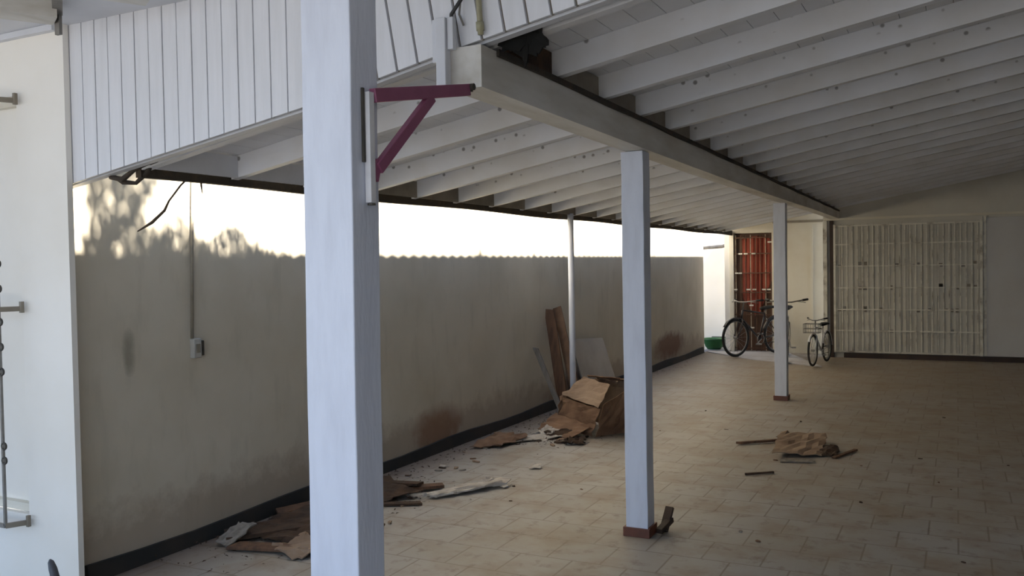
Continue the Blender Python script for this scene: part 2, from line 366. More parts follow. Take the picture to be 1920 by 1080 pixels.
for i, y in enumerate(RAF):
    bm = bm_new(); a, b = -3.43, 3.3
    if y > 14.6: b = -1.95
    add_hex(bm, [(a, y, roof_z(a)), (b, y, roof_z(b)), (b, y + .05, roof_z(b)), (a, y + .05, roof_z(a)),
                 (a, y, roof_z(a) + .114), (b, y, roof_z(b) + .114), (b, y + .05, roof_z(b) + .114), (a, y + .05, roof_z(a) + .114)])
    obj('rafter', bm, 'rafter', ceiling)
# blocking between the rafters, over the eave and over the beam
def beam_x(y): return -1.58 - 0.0120 * (y - 2.8)
for i, (y0, y1) in enumerate(zip(RAF, RAF[1:])):
    bm = bm_new(); a = -3.40
    add_hex(bm, [(a, y0 + .052, roof_z(a)), (a + .02, y0 + .052, roof_z(a)), (a + .02, y1 - .002, roof_z(a)), (a, y1 - .002, roof_z(a)),
                 (a, y0 + .052, roof_z(a) + .113), (a + .02, y0 + .052, roof_z(a) + .113), (a + .02, y1 - .002, roof_z(a) + .113), (a, y1 - .002, roof_z(a) + .113)])
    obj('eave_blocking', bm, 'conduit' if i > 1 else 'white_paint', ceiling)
    if y1 < 14.7:
        bm = bm_new(); a = beam_x(y0) + 0.0
        add_hex(bm, [(a, y0 + .052, roof_z(a) + .002), (a + .02, y0 + .052, roof_z(a) + .004), (a + .02, y1 - .002, roof_z(a) + .004), (a, y1 - .002, roof_z(a) + .002),
                     (a, y0 + .052, roof_z(a) + .113), (a + .02, y0 + .052, roof_z(a) + .113), (a + .02, y1 - .002, roof_z(a) + .113), (a, y1 - .002, roof_z(a) + .113)])
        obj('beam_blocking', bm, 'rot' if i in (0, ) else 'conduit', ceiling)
# dark eave board
bm = bm_new(); yy = 2.93
while yy < 15.25:
    y2 = min(yy + 0.4, 15.28); s0 = 0.006 * math.sin(yy * 2.3); s1 = 0.006 * math.sin(y2 * 2.3)
    zt = roof_z(-3.46) + 0.05; zb = zt - 0.082
    add_hex(bm, [(-3.47, yy, zb + s0), (-3.435, yy, zb + s0), (-3.435, y2, zb + s1), (-3.47, y2, zb + s1),
                 (-3.47, yy, zt + s0), (-3.435, yy, zt + s0), (-3.435, y2, zt + s1), (-3.47, y2, zt + s1)])
    yy = y2
tag(obj('eave_board', bm, 'dark_wood'), 'long dark weathered board under the rafter ends along the eave', 'board')

# main beam
bm = bm_new(); N = 30
for i in range(N):
    y0 = 2.78 + (14.745 - 2.78) * i / N; y1 = 2.78 + (14.745 - 2.78) * (i + 1) / N
    def sec(y):
        c = beam_x(y); sag = -0.018 * math.sin(math.pi * min(1, max(0, (y - 2.8) / 9.0)))
        return c, sag
    (c0, g0), (c1, g1) = sec(y0), sec(y1)
    zb, hw = 2.19, 0.065
    def tz(c): return roof_z(c + hw * -1) - 0.001
    add_hex(bm, [(c0 - hw, y0, zb + g0), (c0 + hw, y0, zb + g0), (c1 + hw, y1, zb + g1), (c1 - hw, y1, zb + g1),
                 (c0 - hw, y0, tz(c0)), (c0 + hw, y0, tz(c0)), (c1 + hw, y1, tz(c1)), (c1 - hw, y1, tz(c1))])
bmesh.ops.remove_doubles(bm, verts=bm.verts, dist=0.0005)
beam = tag(obj('roof_beam', bm, 'beam_paint'), 'long greyish white timber beam carrying the rafters on two square posts', 'beam')
bm = bm_new()
for i in range(N):
    y0 = 2.9 + 11.8 * i / N; y1 = 2.9 + 11.8 * (i + 1) / N; z0 = 2.352 - .0021 * (y0 - 2.8); z1 = 2.352 - .0021 * (y1 - 2.8)
    a0, a1 = beam_x(y0) + .066, beam_x(y1) + .066; w0 = .006 + .003 * math.sin(y0 * 5); w1 = .006 + .003 * math.sin(y1 * 5)
    add_hex(bm, [(a0, y0, z0 - .022 - w0), (a0 + .012, y0, z0 - .02 - w0), (a1 + .012, y1, z1 - .02 - w1), (a1, y1, z1 - .022 - w1),
                 (a0, y0, z0 - .004), (a0 + .012, y0, z0 - .004), (a1 + .012, y1, z1 - .004), (a1, y1, z1 - .004)])
sd = obj('dark_edge_strip', bm, 'dark_wood', beam); sd['label'] = 'dark strip along the top edge'  # dark strip under the rafters, wavy along its lower side

# porch ceiling in front of the gable, with joists laid askew
struct(box_obj('ceiling_porch', (-7.5, 3.3, -1.3, 2.8003, 2.72, 2.76), 'white_paint'))
pc = bpy.data.objects['ceiling_porch']
for ax, ay, bx, by in ((-3.95, 1.93, -3.571, 2.598), (-3.42, 1.88, -2.995, 2.60)):
    bm = bm_new(); off = Vector((0.061, -0.035, 0)); add_bar(bm, Vector((ax, ay, 2.684)) + off, Vector((bx, by, 2.684)) + off, 0.14, 0.070); obj('joist', bm, 'beam_paint', pc)
bm = bm_new(); add_box(bm, -3.545, -3.515, 2.585, 2.60, 2.60, 2.719); add_bar(bm, (-3.53, 2.59, 2.70), (-3.22, 2.362, 2.70), 0.04, 0.03); obj('dark_batten', bm, 'grey_metal', pc)
bm = bm_new(); add_box(bm, -7.4, -3.78, 2.74, 2.7695, 2.69, 2.719); obj('cornice', bm, 'white_paint', pc)

# ------------------------------------------------------------ posts
def post(x0, x1, y0, y1, top, label, plinth=True, lean=0.0, bad=True):
    cx, cy = (x0 + x1) / 2, (y0 + y1) / 2; t = thing('square_post', label, 'post', (cx, cy, 0))
    hx, hy = (x1 - x0) / 2, (y1 - y0) / 2
    bm = bm_new(); n = 14
    rng = random.Random(int(cy * 100)); prev = None
    for i in range(n + 1):
        z = top * i / n; j = rng.uniform(-.0015, .0015); l = lean * z
        r = [bm.verts.new((sx * hx + j + l, sy * hy, z)) for sx, sy in ((-1, -1), (1, -1), (1, 1), (-1, 1))]
        if prev:
            for k in range(4): bm.faces.new((prev[k], prev[(k + 1) % 4], r[(k + 1) % 4], r[k]))
        else: bm.faces.new(r[::-1])
        prev = r
    bm.faces.new(prev); obj('shaft', bm, 'post_paint', t, bevel=0.004)
    if plinth:
        bm = bm_new(); h = 0.052; o = 0.013
        add_box(bm, -hx - o, hx + o, -hy - o, -hy - .0005, 0.0, h)
        add_box(bm, hx + .0005, hx + o, -hy, hy + o, 0.0, h * 1.1)
        add_box(bm, -hx - o, -hx - .0005, -hy, hy + o, 0.0, h)
        add_box(bm, -hx, hx, hy + .0005, hy + o, 0.0, h)
        q = obj('plinth', bm, 'red_tile', t, bevel=0.002); q['label'] = 'red-brown tiled plinth around the foot'
    return t
post(-1.695, -1.522, 2.0, 2.128, 2.719, 'nearest and widest white square post, carrying the magenta bracket', plinth=True, lean=0.008)
p2 = post(-1.69, -1.56, 4.72, 4.84, 2.176, 'middle white square post with a reddish tiled foot under the beam')
p3 = post(-1.812, -1.682, 9.98, 10.10, 2.18, 'farthest white square post standing between camera and the bicycles')
bm = bm_new()
add_bar(bm, (-1.515, 4.87, 0.004), (-1.50, 4.95, 0.125), 0.05, 0.02)
add_bar(bm, (-1.52, 4.80, 0.02), (-1.49, 4.93, 0.06), 0.04, 0.03)
tag(obj('broken_plinth_tile', bm, 'brown_skirting', bevel=0.003), 'dark broken tile leaning beside the foot of the middle post', 'broken tile')

# slim round post by the wall
t = thing('slim_post', 'slim round white post among the rubbish by the boundary wall', 'post', (-3.385, 7.98, 0))
bm = bm_new(); add_tube(bm, [(0, 0, 0), (0, 0, 0.8), (0.0, 0, 2.045)], 0.030, 14); obj('pipe', bm, 'post_paint', t, smooth=True)
bm = bm_new(); add_box(bm, -.05, .05, -.05, .05, 0.0, 0.012); obj('foot_plate', bm, 'grey_metal', t)

# ------------------------------------------------------------ bracket between the nearest post and the beam
t = thing('wall_bracket', 'magenta triangular bracket from nearest post up to the beam end', 'bracket', (-1.493, 2.07, 2.05))
bm = bm_new(); add_box(bm, -0.012, 0.008, -0.012, 0.012, -0.315, 0.0); q = obj('mounting_leg', bm, 'white_steel', t, 0.001); q['label'] = 'white steel leg on the post'
bm = bm_new(); add_box(bm, -0.0125, -0.006, -0.024, -0.0145, -0.20, 0.01); q = obj('gap_shade_strip', bm, 'black_gap', t); q['label'] = 'narrow dark strip painting the shaded gap beside the leg'  # solid dark strip standing in for the shade of the gap
bm = bm_new(); add_bar(bm, (0.002, 0.014, -0.008), (0.0, 0.57, 0.102), 0.022, 0.040); obj('arm', bm, 'magenta', t, 0.002)
bm = bm_new(); add_bar(bm, (0.002, 0.032, -0.215), (0.0, 0.335, 0.040), 0.020, 0.034); obj('brace', bm, 'magenta', t, 0.002)
bm = bm_new(); add_bar(bm, (-0.004, 0.018, -0.25), (-0.004, 0.036, -0.19), 0.02, 0.026); obj('brace_foot', bm, 'magenta', t, 0.002)
bm = bm_new(); add_tube(bm, [(-.018, .576, .112), (.022, .576, .112)], .012, 8); add_tube(bm, [(-.0, .592, .10), (0.0, .592, .125)], .008, 8)
obj('bolt', bm, 'black_gap', t)
bm = bm_new(); add_tube(bm, [(0, 0, -.322), (0.0, 0, -.317)], .012, 8); obj('foot_stud', bm, 'black_gap', t)

# white stub hanging from the gable at the beam end
t = thing('hanging_stub', 'short white timber stub hanging at near end of the beam', 'timber', (-1.655, 2.755, 2.20))
bm = bm_new(); add_box(bm, -0.022, 0.018, -0.02, 0.02, -0.02, 0.245); obj('stub', bm, 'white_paint', t, 0.003)
bm = bm_new(); add_box(bm, -0.045, -0.026, -0.005, 0.015, 0.09, 0.245); obj('side_strip', bm, 'white_paint', t, 0.002)
bm = bm_new(); add_box(bm, 0.020, 0.044, -0.008, 0.018, 0.13, 0.245); obj('side_block', bm, 'white_paint', t, 0.002)

# cables and a yellowed pipe coming down the gable
bm = bm_new(); add_tube(bm, [(-1.52, 2.785, 2.66), (-1.545, 2.775, 2.56), (-1.585, 2.76, 2.50), (-1.62, 2.755, 2.455), (-1.628, 2.765, 2.41)], 0.007, 8)
tag(obj('cable', bm, 'cable', smooth=True), 'black cable running diagonally down the boards above the beam end', 'cable')
bm = bm_new(); add_tube(bm, [(-1.60, 2.79, 2.56), (-1.60, 2.785, 2.50), (-1.605, 2.785, 2.46), (-1.59, 2.79, 2.42)], 0.004, 8)
tag(obj('cable', bm, 'grey_metal', smooth=True), 'thin grey cable loop left of the yellowed pipe', 'cable')
bm = bm_new(); add_tube(bm, [(-1.545, 2.782, 2.70), (-1.522, 2.782, 2.50), (-1.516, 2.782, 2.375)], [0.011] * 3, 10)
add_tube(bm, [(-1.519, 2.782, 2.42), (-1.517, 2.782, 2.39)], 0.015, 10)
tag(obj('conduit_pipe', bm, 'yellow_pipe', smooth=True), 'yellowed conduit pipe ending above the beam', 'pipe')

# rotten ragged hole by the first rafter, its shade put in as black sheets
bm = bm_new(); rng = random.Random(3)
def ragged(bm, cx, cz, rx, rz, y, n=22, th=0.012, jag=0.35):
    f = []; b = []
    for i in range(n):
        a = 2 * math.pi * i / n; k = 1 + rng.uniform(-jag, jag)
        f.append(bm.verts.new((cx + rx * k * math.cos(a), y + rng.uniform(-.003, .003), cz + rz * k * math.sin(a))))
        b.append(bm.verts.new((cx + rx * k * .9 * math.cos(a), y + th, cz + rz * k * .9 * math.sin(a))))
    bm.faces.new(f); bm.faces.new(b[::-1])
    for i in range(n): bm.faces.new((f[i], b[i], b[(i + 1) % n], f[(i + 1) % n]))
ragged(bm, -1.385, 2.375, .062, .065, 2.905)
ragged(bm, -1.45, 2.36, .05, .03, 2.900, 18)
ragged(bm, -1.345, 2.355, .032, .035, 2.902, 16)
ragged(bm, -1.40, 2.33, .012, .06, 2.904, 14)
ragged(bm, -1.30, 2.432, .07, .018, 2.895, 18)
ragged(bm, -1.22, 2.452, .05, .012, 2.893, 18)
tag(obj('hole_shade_sheets', bm, 'hole_shade'), 'ragged black sheets painting the dark of the rotten hole below the gable, right of the pipe', 'painted hole')

# twisted dark twigs at the low end of the gable
bm = bm_new()
add_tube(bm, [(-3.56, 2.86, 2.01), (-3.52, 2.90, 1.975), (-3.47, 2.93, 1.97), (-3.43, 2.96, 2.02), (-3.38, 2.94, 2.06), (-3.30, 2.92, 2.07)], [.006, .013, .010, .014, .016, .008], 8)
add_tube(bm, [(-3.57, 2.87, 2.0), (-3.50, 2.88, 1.985), (-3.44, 2.90, 2.03), (-3.36, 2.905, 2.05)], [.012, .015, .010, .006], 8)
tag(obj('broken_branch', bm, 'dark_wood', smooth=True), 'twisted black broken branch at lowest corner of the gable', 'branch')

# ------------------------------------------------------------ things on the boundary wall
t = thing('wall_socket_box', 'small grey switch box at the end of the wall conduit', 'electrical box', (-3.879, 3.63, 1.11))
bm = bm_new(); add_box(bm, 0.0, 0.035, -0.02, 0.035, -0.055, 0.055); obj('housing', bm, 'box_plastic', t, 0.004)
bm = bm_new(); add_box(bm, 0.0, 0.028, 0.036, 0.062, -0.045, 0.04); obj('side_gland', bm, 'black_gap', t, 0.003)
bm = bm_new(); add_box(bm, 0.0355, 0.040, -0.008, 0.022, -0.025, 0.025); obj('switch_cover', bm, 'conduit', t, 0.001)
bm = bm_new(); add_tube(bm, [(-3.865, 3.615, 1.166), (-3.866, 3.63, 1.6), (-3.866, 3.655, 2.12)], 0.009, 10)
tag(obj('wall_conduit', bm, 'conduit', smooth=True), 'thin vertical conduit running down the boundary wall to switch box', 'conduit')
bm = bm_new(); add_tube(bm, [(-3.44, 3.24, 2.03), (-3.47, 3.20, 1.98), (-3.50, 3.15, 1.90), (-3.50, 3.12, 1.85), (-3.52, 3.06, 1.79), (-3.54, 2.99, 1.745)], [.004, .005, .005, .007, .008, .003], 8)
tag(obj('dangling_twig', bm, 'bark', smooth=True), 'thin crooked twig dangling from the eave in front of conduit', 'twig')
bm = bm_new(); add_tube(bm, [(-3.45, 3.31, 2.03), (-3.455, 3.32, 1.985), (-3.455, 3.325, 1.945)], [.006, .005, .002], 8)
tag(obj('dangling_twig', bm, 'bark', smooth=True), 'short twig stub hanging from eave right of the conduit', 'twig')

# creeper sprawling over the eave edge above; it throws the leafy shade on the wall
bm = bm_new(); rng = random.Random(11)
def leaf(bm, c, L, w, dirv, nrm):
    d = Vector(dirv).normalized(); n = Vector(nrm); s = d.cross(n).normalized(); n = s.cross(d).normalized(); c = Vector(c)
    a = bm.verts.new(c); b = bm.verts.new(c + d * L * .45 + s * w * .5 + n * w * .12); e = bm.verts.new(c + d * L - n * L * .15)
    f = bm.verts.new(c + d * L * .45 - s * w * .5 + n * w * .12); m = bm.verts.new(c + d * L * .45)
    for q in ((a, b, m), (b, e, m), (e, f, m), (f, a, m)): bm.faces.new(q)
leaf_n = 0
def wall_to_plant(y, z, xp):            # a spot on the plant that shades the wall at (y, z)
    P = Vector((-3.88, y, z)); k = (xp + 3.88) / SUN_DIR.x; return P + SUN_DIR * k
for i in range(3000):
    y = 2.9 + 1.85 * rng.random() ** 1.0
    # how high the foliage reaches at this y
    hump = 0.10 + 0.16 * math.exp(-((y - 3.15) / .16) ** 2) + 0.13 * math.exp(-((y - 3.55) / .14) ** 2) + 0.10 * math.exp(-((y - 3.95) / .13) ** 2) - 0.07 * max(0, (y - 4.0))
    if y > 4.3 and rng.random() < .6: continue
    z = 1.55 + hump * 1.25 * rng.random()
    xp = rng.uniform(-3.52, -3.30); c = wall_to_plant(y, z, xp)
    if c.z < roof_z(c.x) + 0.175 or c.y < 2.91: continue
    leaf(bm, c, rng.uniform(.025, .05), rng.uniform(.012, .022), (rng.uniform(-1, 1), rng.uniform(-1, 1), rng.uniform(-.4, 1)), (rng.uniform(.2, 1), rng.uniform(-.6, .6), rng.uniform(.2, 1))); leaf_n += 1
for (y0, z0, y1, z1, r, k) in ((2.92, 2.02, 3.30, 2.12, .05, 240), (3.05, 1.75, 3.5, 1.68, .05, 120), (3.00, 1.60, 3.42, 2.08, .035, 260), (3.45, 1.62, 3.18, 2.0, .02, 90), (2.95, 1.82, 3.25, 2.08, .05, 260), (4.0, 1.75, 4.12, 1.88, .012, 10), (4.15, 1.66, 4.22, 1.74, .010, 8), (3.88, 1.86, 3.9, 1.84, .012, 4)):
    for i in range(k):
        t_ = rng.random(); y = y0 + (y1 - y0) * t_ + rng.gauss(0, r); z = z0 + (z1 - z0) * t_ + rng.gauss(0, r)
        c = wall_to_plant(y, z, rng.uniform(-3.45, -3.20))
        if c.z < roof_z(c.x) + 0.175 or c.y < 2.91: continue
        leaf(bm, c, rng.uniform(.03, .055), rng.uniform(.015, .026), (rng.uniform(-1, 1), rng.uniform(-1, 1), rng.uniform(-.4, 1)), (rng.uniform(.2, 1), rng.uniform(-.6, .6), rng.uniform(.2, 1)))
for yc in (5.4, 6.9, 7.05, 8.2, 9.6, 12.2):
    for i in range(22):
        c = wall_to_plant(yc + rng.gauss(0, .03), 1.58 + .12 * rng.random(), rng.uniform(-3.5, -3.4))
        if c.z < roof_z(c.x) + 0.175 or c.y < 2.91: continue
        leaf(bm, c, rng.uniform(.03, .05), .015, (rng.uniform(-.5, .5), rng.uniform(-.5, .5), 1), (1, 0, 0))
cr = tag(obj('creeper', bm, 'leaf'), 'leafy creeper sprawling on top of the eave above boundary wall', 'creeper', kind='stuff')
bm = bm_new()
for a, b in (((3.0, 1.60), (3.42, 2.08)), ((3.45, 1.60), (3.18, 2.0)), ((2.95, 1.60), (3.25, 2.08)), ((3.6, 1.6), (3.55, 1.82)), ((3.95, 1.6), (4.0, 1.78))):
    p0 = wall_to_plant(a[0], a[1] + .02, -3.38); p1 = wall_to_plant(b[0], b[1], -3.34)
    add_tube(bm, [p0, (p0 + p1) / 2 + Vector((.02, .01, 0)), p1], [.010, .007, .003], 6)
add_tube(bm, [(-3.46, 2.9, 2.21), (-3.45, 3.6, 2.215), (-3.46, 4.6, 2.21), (-3.45, 6.0, 2.215)], [.012, .011, .009, .005], 6)
obj('stem', bm, 'bark', cr, smooth=True)

# ------------------------------------------------------------ window grille at the left edge
t = thing('window_grille', 'white window grille standing off the near left wall', 'window grille', (-4.12, 2.66, 0.30))
for k in range(9):
    bm = bm_new(); x = -k * 0.14; add_bar(bm, (x, 0, 0.03), (x, 0, 2.09), 0.012, 0.012, (0, 1, 0)); obj('bar', bm, 'grey_metal', t)
for z in (0.03, 1.08, 2.09):
    bm = bm_new(); add_bar(bm, (0.0, 0, z), (-1.13, 0, z), 0.012, 0.02); obj('cross_bar', bm, 'grey_metal', t)
    bm = bm_new(); add_bar(bm, (0.0, 0.0, z), (0.045, 0.088, z), 0.014, 0.024); add_bar(bm, (0.05, 0.084, z - .02), (0.05, 0.084, z + .035), 0.016, 0.016, (0, 1, 0)); obj('wall_lug', bm, 'conduit', t)
for zc in (0.35, 0.42, 0.78, 0.90, 1.02, 1.18, 1.30):
    bm = bm_new(); add_torus(bm, (0.014, -0.004, zc), 0.016, 0.005, (0, 1, 0), 16, 6); obj('scroll', bm, 'black_gap', t, smooth=True)

# dark rounded grip at the bottom left
t = thing('cane', 'dark grey rounded grip of a cane leaning at left wall, bottom left', 'cane', (-3.43, 2.50, 0))
bm = bm_new(); add_tube(bm, [(0, 0, 0.0), (-.10, .02, .12), (-.15, .03, .20)], .010, 12); obj('shaft', bm, 'dark_plastic', t, smooth=True)
bm = bm_new(); add_tube(bm, [(-.12, .024, .145), (-.145, .029, .19), (-.17, .034, .235), (-.187, .037, .262), (-.194, .038, .272)], [.018, .019, .018, .013, .004], 14); obj('grip', bm, 'dark_plastic', t, smooth=True)

# ------------------------------------------------------------ far end: door with grille and curtain
d1 = struct(box_obj('door_1', (DX0 + .001, DX1 - .001, 15.30, 15.34, -0.1, DZ - .001), 'door_wood'))
bm = bm_new(); add_box(bm, DX0 - .05, DX0, 15.165, 15.199, 0.0, DZ + .005); add_box(bm, DX1, DX1 + .05, 15.165, 15.199, 0.0, DZ + .005); add_box(bm, DX0 - .05, DX1 + .05, 15.165, 15.199, DZ + .006, DZ + .075)
q = obj('door_frame', bm, 'cream', d1)
# pleated red cloth
bm = bm_new(); nx, nz = 60, 26; grid = []
for j in range(nz + 1):
    row = []
    for i in range(nx + 1):
        u = i / nx; v = j / nz; x = DX0 + 0.13 + u * 0.49
        hang = 0.62 + 0.50 * (0.5 + 0.5 * math.cos(u * 2 * math.pi)) * (0.5 if u < .5 else 1.1) + 0.03 * math.sin(u * 40)
        zt = 1.92 + 0.05 * math.sin(u * math.pi); z = zt - (zt - hang) * v
        row.append(bm.verts.new((x, 15.262 + 0.014 * math.sin(u * 46 + v * 1.3), z)))
    grid.append(row)
for j in range(nz):
    for i in range(nx): bm.faces.new((grid[j][i], grid[j][i + 1], grid[j + 1][i + 1], grid[j + 1][i]))
q = obj('door_curtain', bm, 'red_cloth', smooth=True); s_ = q.modifiers.new('s', 'SOLIDIFY'); s_.thickness = .004
tag(q, 'faded red curtain hanging behind the door grille at the far end', 'curtain')
t = thing('door_grille', 'rusty cream security grille over the red-curtained far door', 'security grille', (DX0, 15.215, 0.013))
for k in range(8):
    bm = bm_new(); x = 0.03 + k * 0.083; add_box(bm, x - .006, x + .006, -.006, .006, 0.0, 1.98); obj('bar', bm, 'grille_cream' if k % 3 == 0 else 'door_wood', t)
for z in (0.05, 0.62, 1.0, 1.33, 1.66, 1.93):
    bm = bm_new(); add_box(bm, 0.01, 0.63, -.020, -.008, z - .008, z + .008); obj('cross_bar', bm, 'door_wood', t)
for (x, z) in ((.11, 1.66), (.20, 1.66), (.33, 1.66), (.05, 1.33), (.10, 1.33), (.02, 1.05), (.24, 1.05), (.34, 1.05), (.50, 1.05), (.58, 1.05), (.29, .78), (.08, .55), (.55, .55), (.30, .40), (.6, 1.85)):
    bm = bm_new(); add_box(bm, x - .03, x + .035, -.028, -.021, z - .012, z + .012); q = obj('plate', bm, 'grille_pale', t)

# downpipe elbow at the end of the eave
bm = bm_new(); pts = [(-3.53, 15.26, 2.05), (-3.56, 15.30, 1.90), (-3.565, 15.32, 1.86), (-3.60, 15.35, 1.825), (-3.66, 15.36, 1.81), (-4.05, 15.38, 1.79)]
add_tube(bm, pts, .030, 12)
tag(obj('drain_pipe', bm, 'grey_metal', smooth=True), 'bent grey drain pipe at far end of the eave', 'pipe')

# green basin in the nook
t = thing('plastic_basin', 'green plastic basin lying by dark step at far end', 'basin', (-3.82, 15.36, 0.013))
bm = bm_new(); n = 28; rings = []
for r, z in ((.11, 0), (.15, .05), (.185, .16), (.20, .19), (.185, .19), (.17, .16), (.14, .05), (.10, .012)):
    rings.append([bm.verts.new((r * math.cos(2 * math.pi * k / n), r * math.sin(2 * math.pi * k / n), z)) for k in range(n)])
for a, b in zip(rings, rings[1:]):
    for k in range(n): bm.faces.new((a[k], a[(k + 1) % n], b[(k + 1) % n], b[k]))
bm.faces.new(rings[0][::-1]); bm.faces.new(rings[-1]); obj('bowl', bm, 'green', t, smooth=True)

# ------------------------------------------------------------ barred gate on the far wall
t = thing('barred_gate', 'wide pale barred gate covering most of the far wall', 'gate', (-1.735, 14.72, 0.08))
Wd, Ht = 2.05, 2.02
bm = bm_new()
nb = 21
for k in range(nb):
    a = k * Wd / nb; bb = (k + 1) * Wd / nb; add_box(bm, a + .003, bb - .003, .004 + (k % 2) * .003, .026, 0, Ht)
q = obj('sheeting', bm, 'far_plaster', t)
for k in range(27):
    x = 0.04 + k * 0.0755
    bm = bm_new(); add_box(bm, x - .006, x + .006, -.022, -.008, 0.0, Ht - .03); obj('bar', bm, 'grille_pale', t)
for z in (0.02, 0.35, 0.68, 1.02, 1.36, 1.70, Ht - .03):
    bm = bm_new(); add_box(bm, 0.0, Wd, -.036, -.0225, z - .010, z + .010); obj('cross_bar', bm, 'grille_pale', t)
bm = bm_new(); add_box(bm, -.008, .025, -.04, -.0005, 0, Ht); obj('gate_frame', bm, 'grille_pale', t)
bm = bm_new(); add_box(bm, Wd - .02, Wd + .02, -.04, -.0005, 0, Ht); obj('gate_frame', bm, 'grille_pale', t)
rng = random.Random(5)
for i in range(34):
    k = rng.randrange(26); zi = rng.choice((0.35, 0.68, 1.02, 1.36, 1.36, 1.02, .68)); x = 0.04 + k * .0755 + .037; z = zi + rng.uniform(-.02, .02)
    bm = bm_new(); add_box(bm, x - rng.uniform(.012, .03), x + rng.uniform(.012, .03), -.031, -.008, z - rng.uniform(.008, .025), z + rng.uniform(.008, .05)); obj('lock_plate', bm, 'conduit' if i % 2 else 'grey_metal', t)

# ------------------------------------------------------------ bicycles
def bicycle(label, loc, rz, scale, frame, fender, basket=False, bw=1.0):
    t = thing('bicycle', label, 'bicycle', loc, rz, None); t.scale = (scale,) * 3
    R = 0.33; rw, fw = (-0.52, 0, R), (0.52, 0, R)
    for c in (rw, fw):
        bm = bm_new(); add_torus(bm, c, R - .022, .022, (0, 1, 0), 40, 8); w = obj('wheel', bm, 'rubber', t, smooth=True)
        bm = bm_new(); add_torus(bm, c, R - .046, .009, (0, 1, 0), 40, 6); obj('rim', bm, 'rim', w, smooth=True)
        bm = bm_new(); add_tube(bm, [(c[0], -.035, c[2]), (c[0], .035, c[2])], .022, 12)
        for k in range(18):
            a = 2 * math.pi * k / 18; add_tube(bm, [(c[0], .02 * (-1) ** k, c[2]), (c[0] + (R - .05) * math.cos(a), 0, c[2] + (R - .05) * math.sin(a))], .0018, 4)
        obj('spokes', bm, 'rim', w)
        bm = bm_new(); n = 20; prev = None
        for k in range(n + 1):
            a = math.radians(15 + 165 * k / n) if c is rw else math.radians(0 + 140 * k / n)
            if c is fw: a = math.radians(35 + 130 * k / n)
            ring = [bm.verts.new((c[0] + (R + rr) * math.cos(a), y, c[2] + (R + rr) * math.sin(a))) for y, rr in ((-.028, .008), (-.018, .022), (.018, .022), (.028, .008))]
            if prev:
                for q in range(3): bm.faces.new((prev[q], prev[q + 1], ring[q + 1], ring[q]))
            prev = ring
        fo = obj('mudguard', bm, fender, t, smooth=True); m_ = fo.modifiers.new('s', 'SOLIDIFY'); m_.thickness = .003
    bb = (-0.08, 0, .28); seat = (-0.22, 0, .72); head_t = (.34, 0, .80); head_b = (.37, 0, .66)
    bm = bm_new()
    for a, b, r in ((bb, seat, .016), (bb, head_b, .018), (seat, head_t, .015), (head_t, head_b, .02)): add_tube(bm, [a, b], r, 10)
    for s in (-1, 1):
        add_tube(bm, [(bb[0], s * .02, bb[2]), (rw[0], s * .045, rw[2])], .009, 8)
        add_tube(bm, [(seat[0], s * .015, seat[2] - .04), (rw[0], s * .045, rw[2])], .008, 8)
    obj('frame', bm, frame, t, smooth=True)
    bm = bm_new()
    for s in (-1, 1): add_tube(bm, [head_b, (.39, s * .045, .62), (.45, s * .05, .45), (fw[0], s * .048, fw[2])], [.014, .013, .011, .008], 8)
    obj('fork', bm, frame, t, smooth=True)
    bm = bm_new(); add_tube(bm, [head_t, (.315, 0, .92), (.36, 0, .94)], .012, 8)
    add_tube(bm, [(.22, -.29 * bw, .97), (.30, -.22 * bw, .965), (.36, -.08 * bw, .94), (.36, .08 * bw, .94), (.30, .22 * bw, .965), (.22, .29 * bw, .97)], .011, 8); hb = obj('handlebar', bm, 'rim', t, smooth=True)
    for s in (-1, 1):
        bm = bm_new(); add_tube(bm, [(.17, s * .32 * bw, .975), (.27, s * .245 * bw, .968)], .018, 10); obj('grip', bm, 'rubber', hb, smooth=True)
        bm = bm_new(); add_tube(bm, [(.33, s * .16 * bw, .95), (.33, s * .25 * bw, .94), (.27, s * .29 * bw, .93)], .006, 6); obj('brake_lever', bm, 'rim', hb, smooth=True)
    bm = bm_new(); add_tube(bm, [seat, (-.245, 0, .80)], .012, 8); obj('seat_post', bm, 'rim', t, smooth=True)
    bm = bm_new(); n = 8; prev = None
    for k in range(n + 1):
        u = k / n; x = -.38 + .27 * u; w = .085 * (1 - u) ** .7 + .018; h = .03
        ring = [bm.verts.new((x, w * a, .82 + b * h + .01 * math.cos(u * 3))) for a, b in ((-1, 0), (-.7, .8), (0, 1), (.7, .8), (1, 0), (.8, -.7), (-.8, -.7))]
        if prev:
            for q in range(7): bm.faces.new((prev[q], prev[(q + 1) % 7], ring[(q + 1) % 7], ring[q]))
        else: bm.faces.new(ring[::-1])
        prev = ring
    bm.faces.new(prev); obj('saddle', bm, 'rubber', t, smooth=True)
    bm = bm_new(); add_torus(bm, (bb[0], .03, bb[2]), .085, .006, (0, 1, 0), 28, 6)
    for s in (-1, 1): add_tube(bm, [(bb[0], s * .045, bb[2]), (bb[0] + s * .14, s * .06, bb[2] - s * .08)], .009, 6); add_box(bm, bb[0] + s * .14 - .04, bb[0] + s * .14 + .04, min(s * .07, s * .14), max(s * .07, s * .14), bb[2] - s * .08 - .01, bb[2] - s * .08 + .01)
    obj('crankset', bm, 'rim', t)
    bm = bm_new(); add_box(bm, -.52, -.08, .034, .040, .355, .365); add_box(bm, -.52, -.08, .034, .040, .20, .21)
    obj('chain', bm, 'rubber', t)
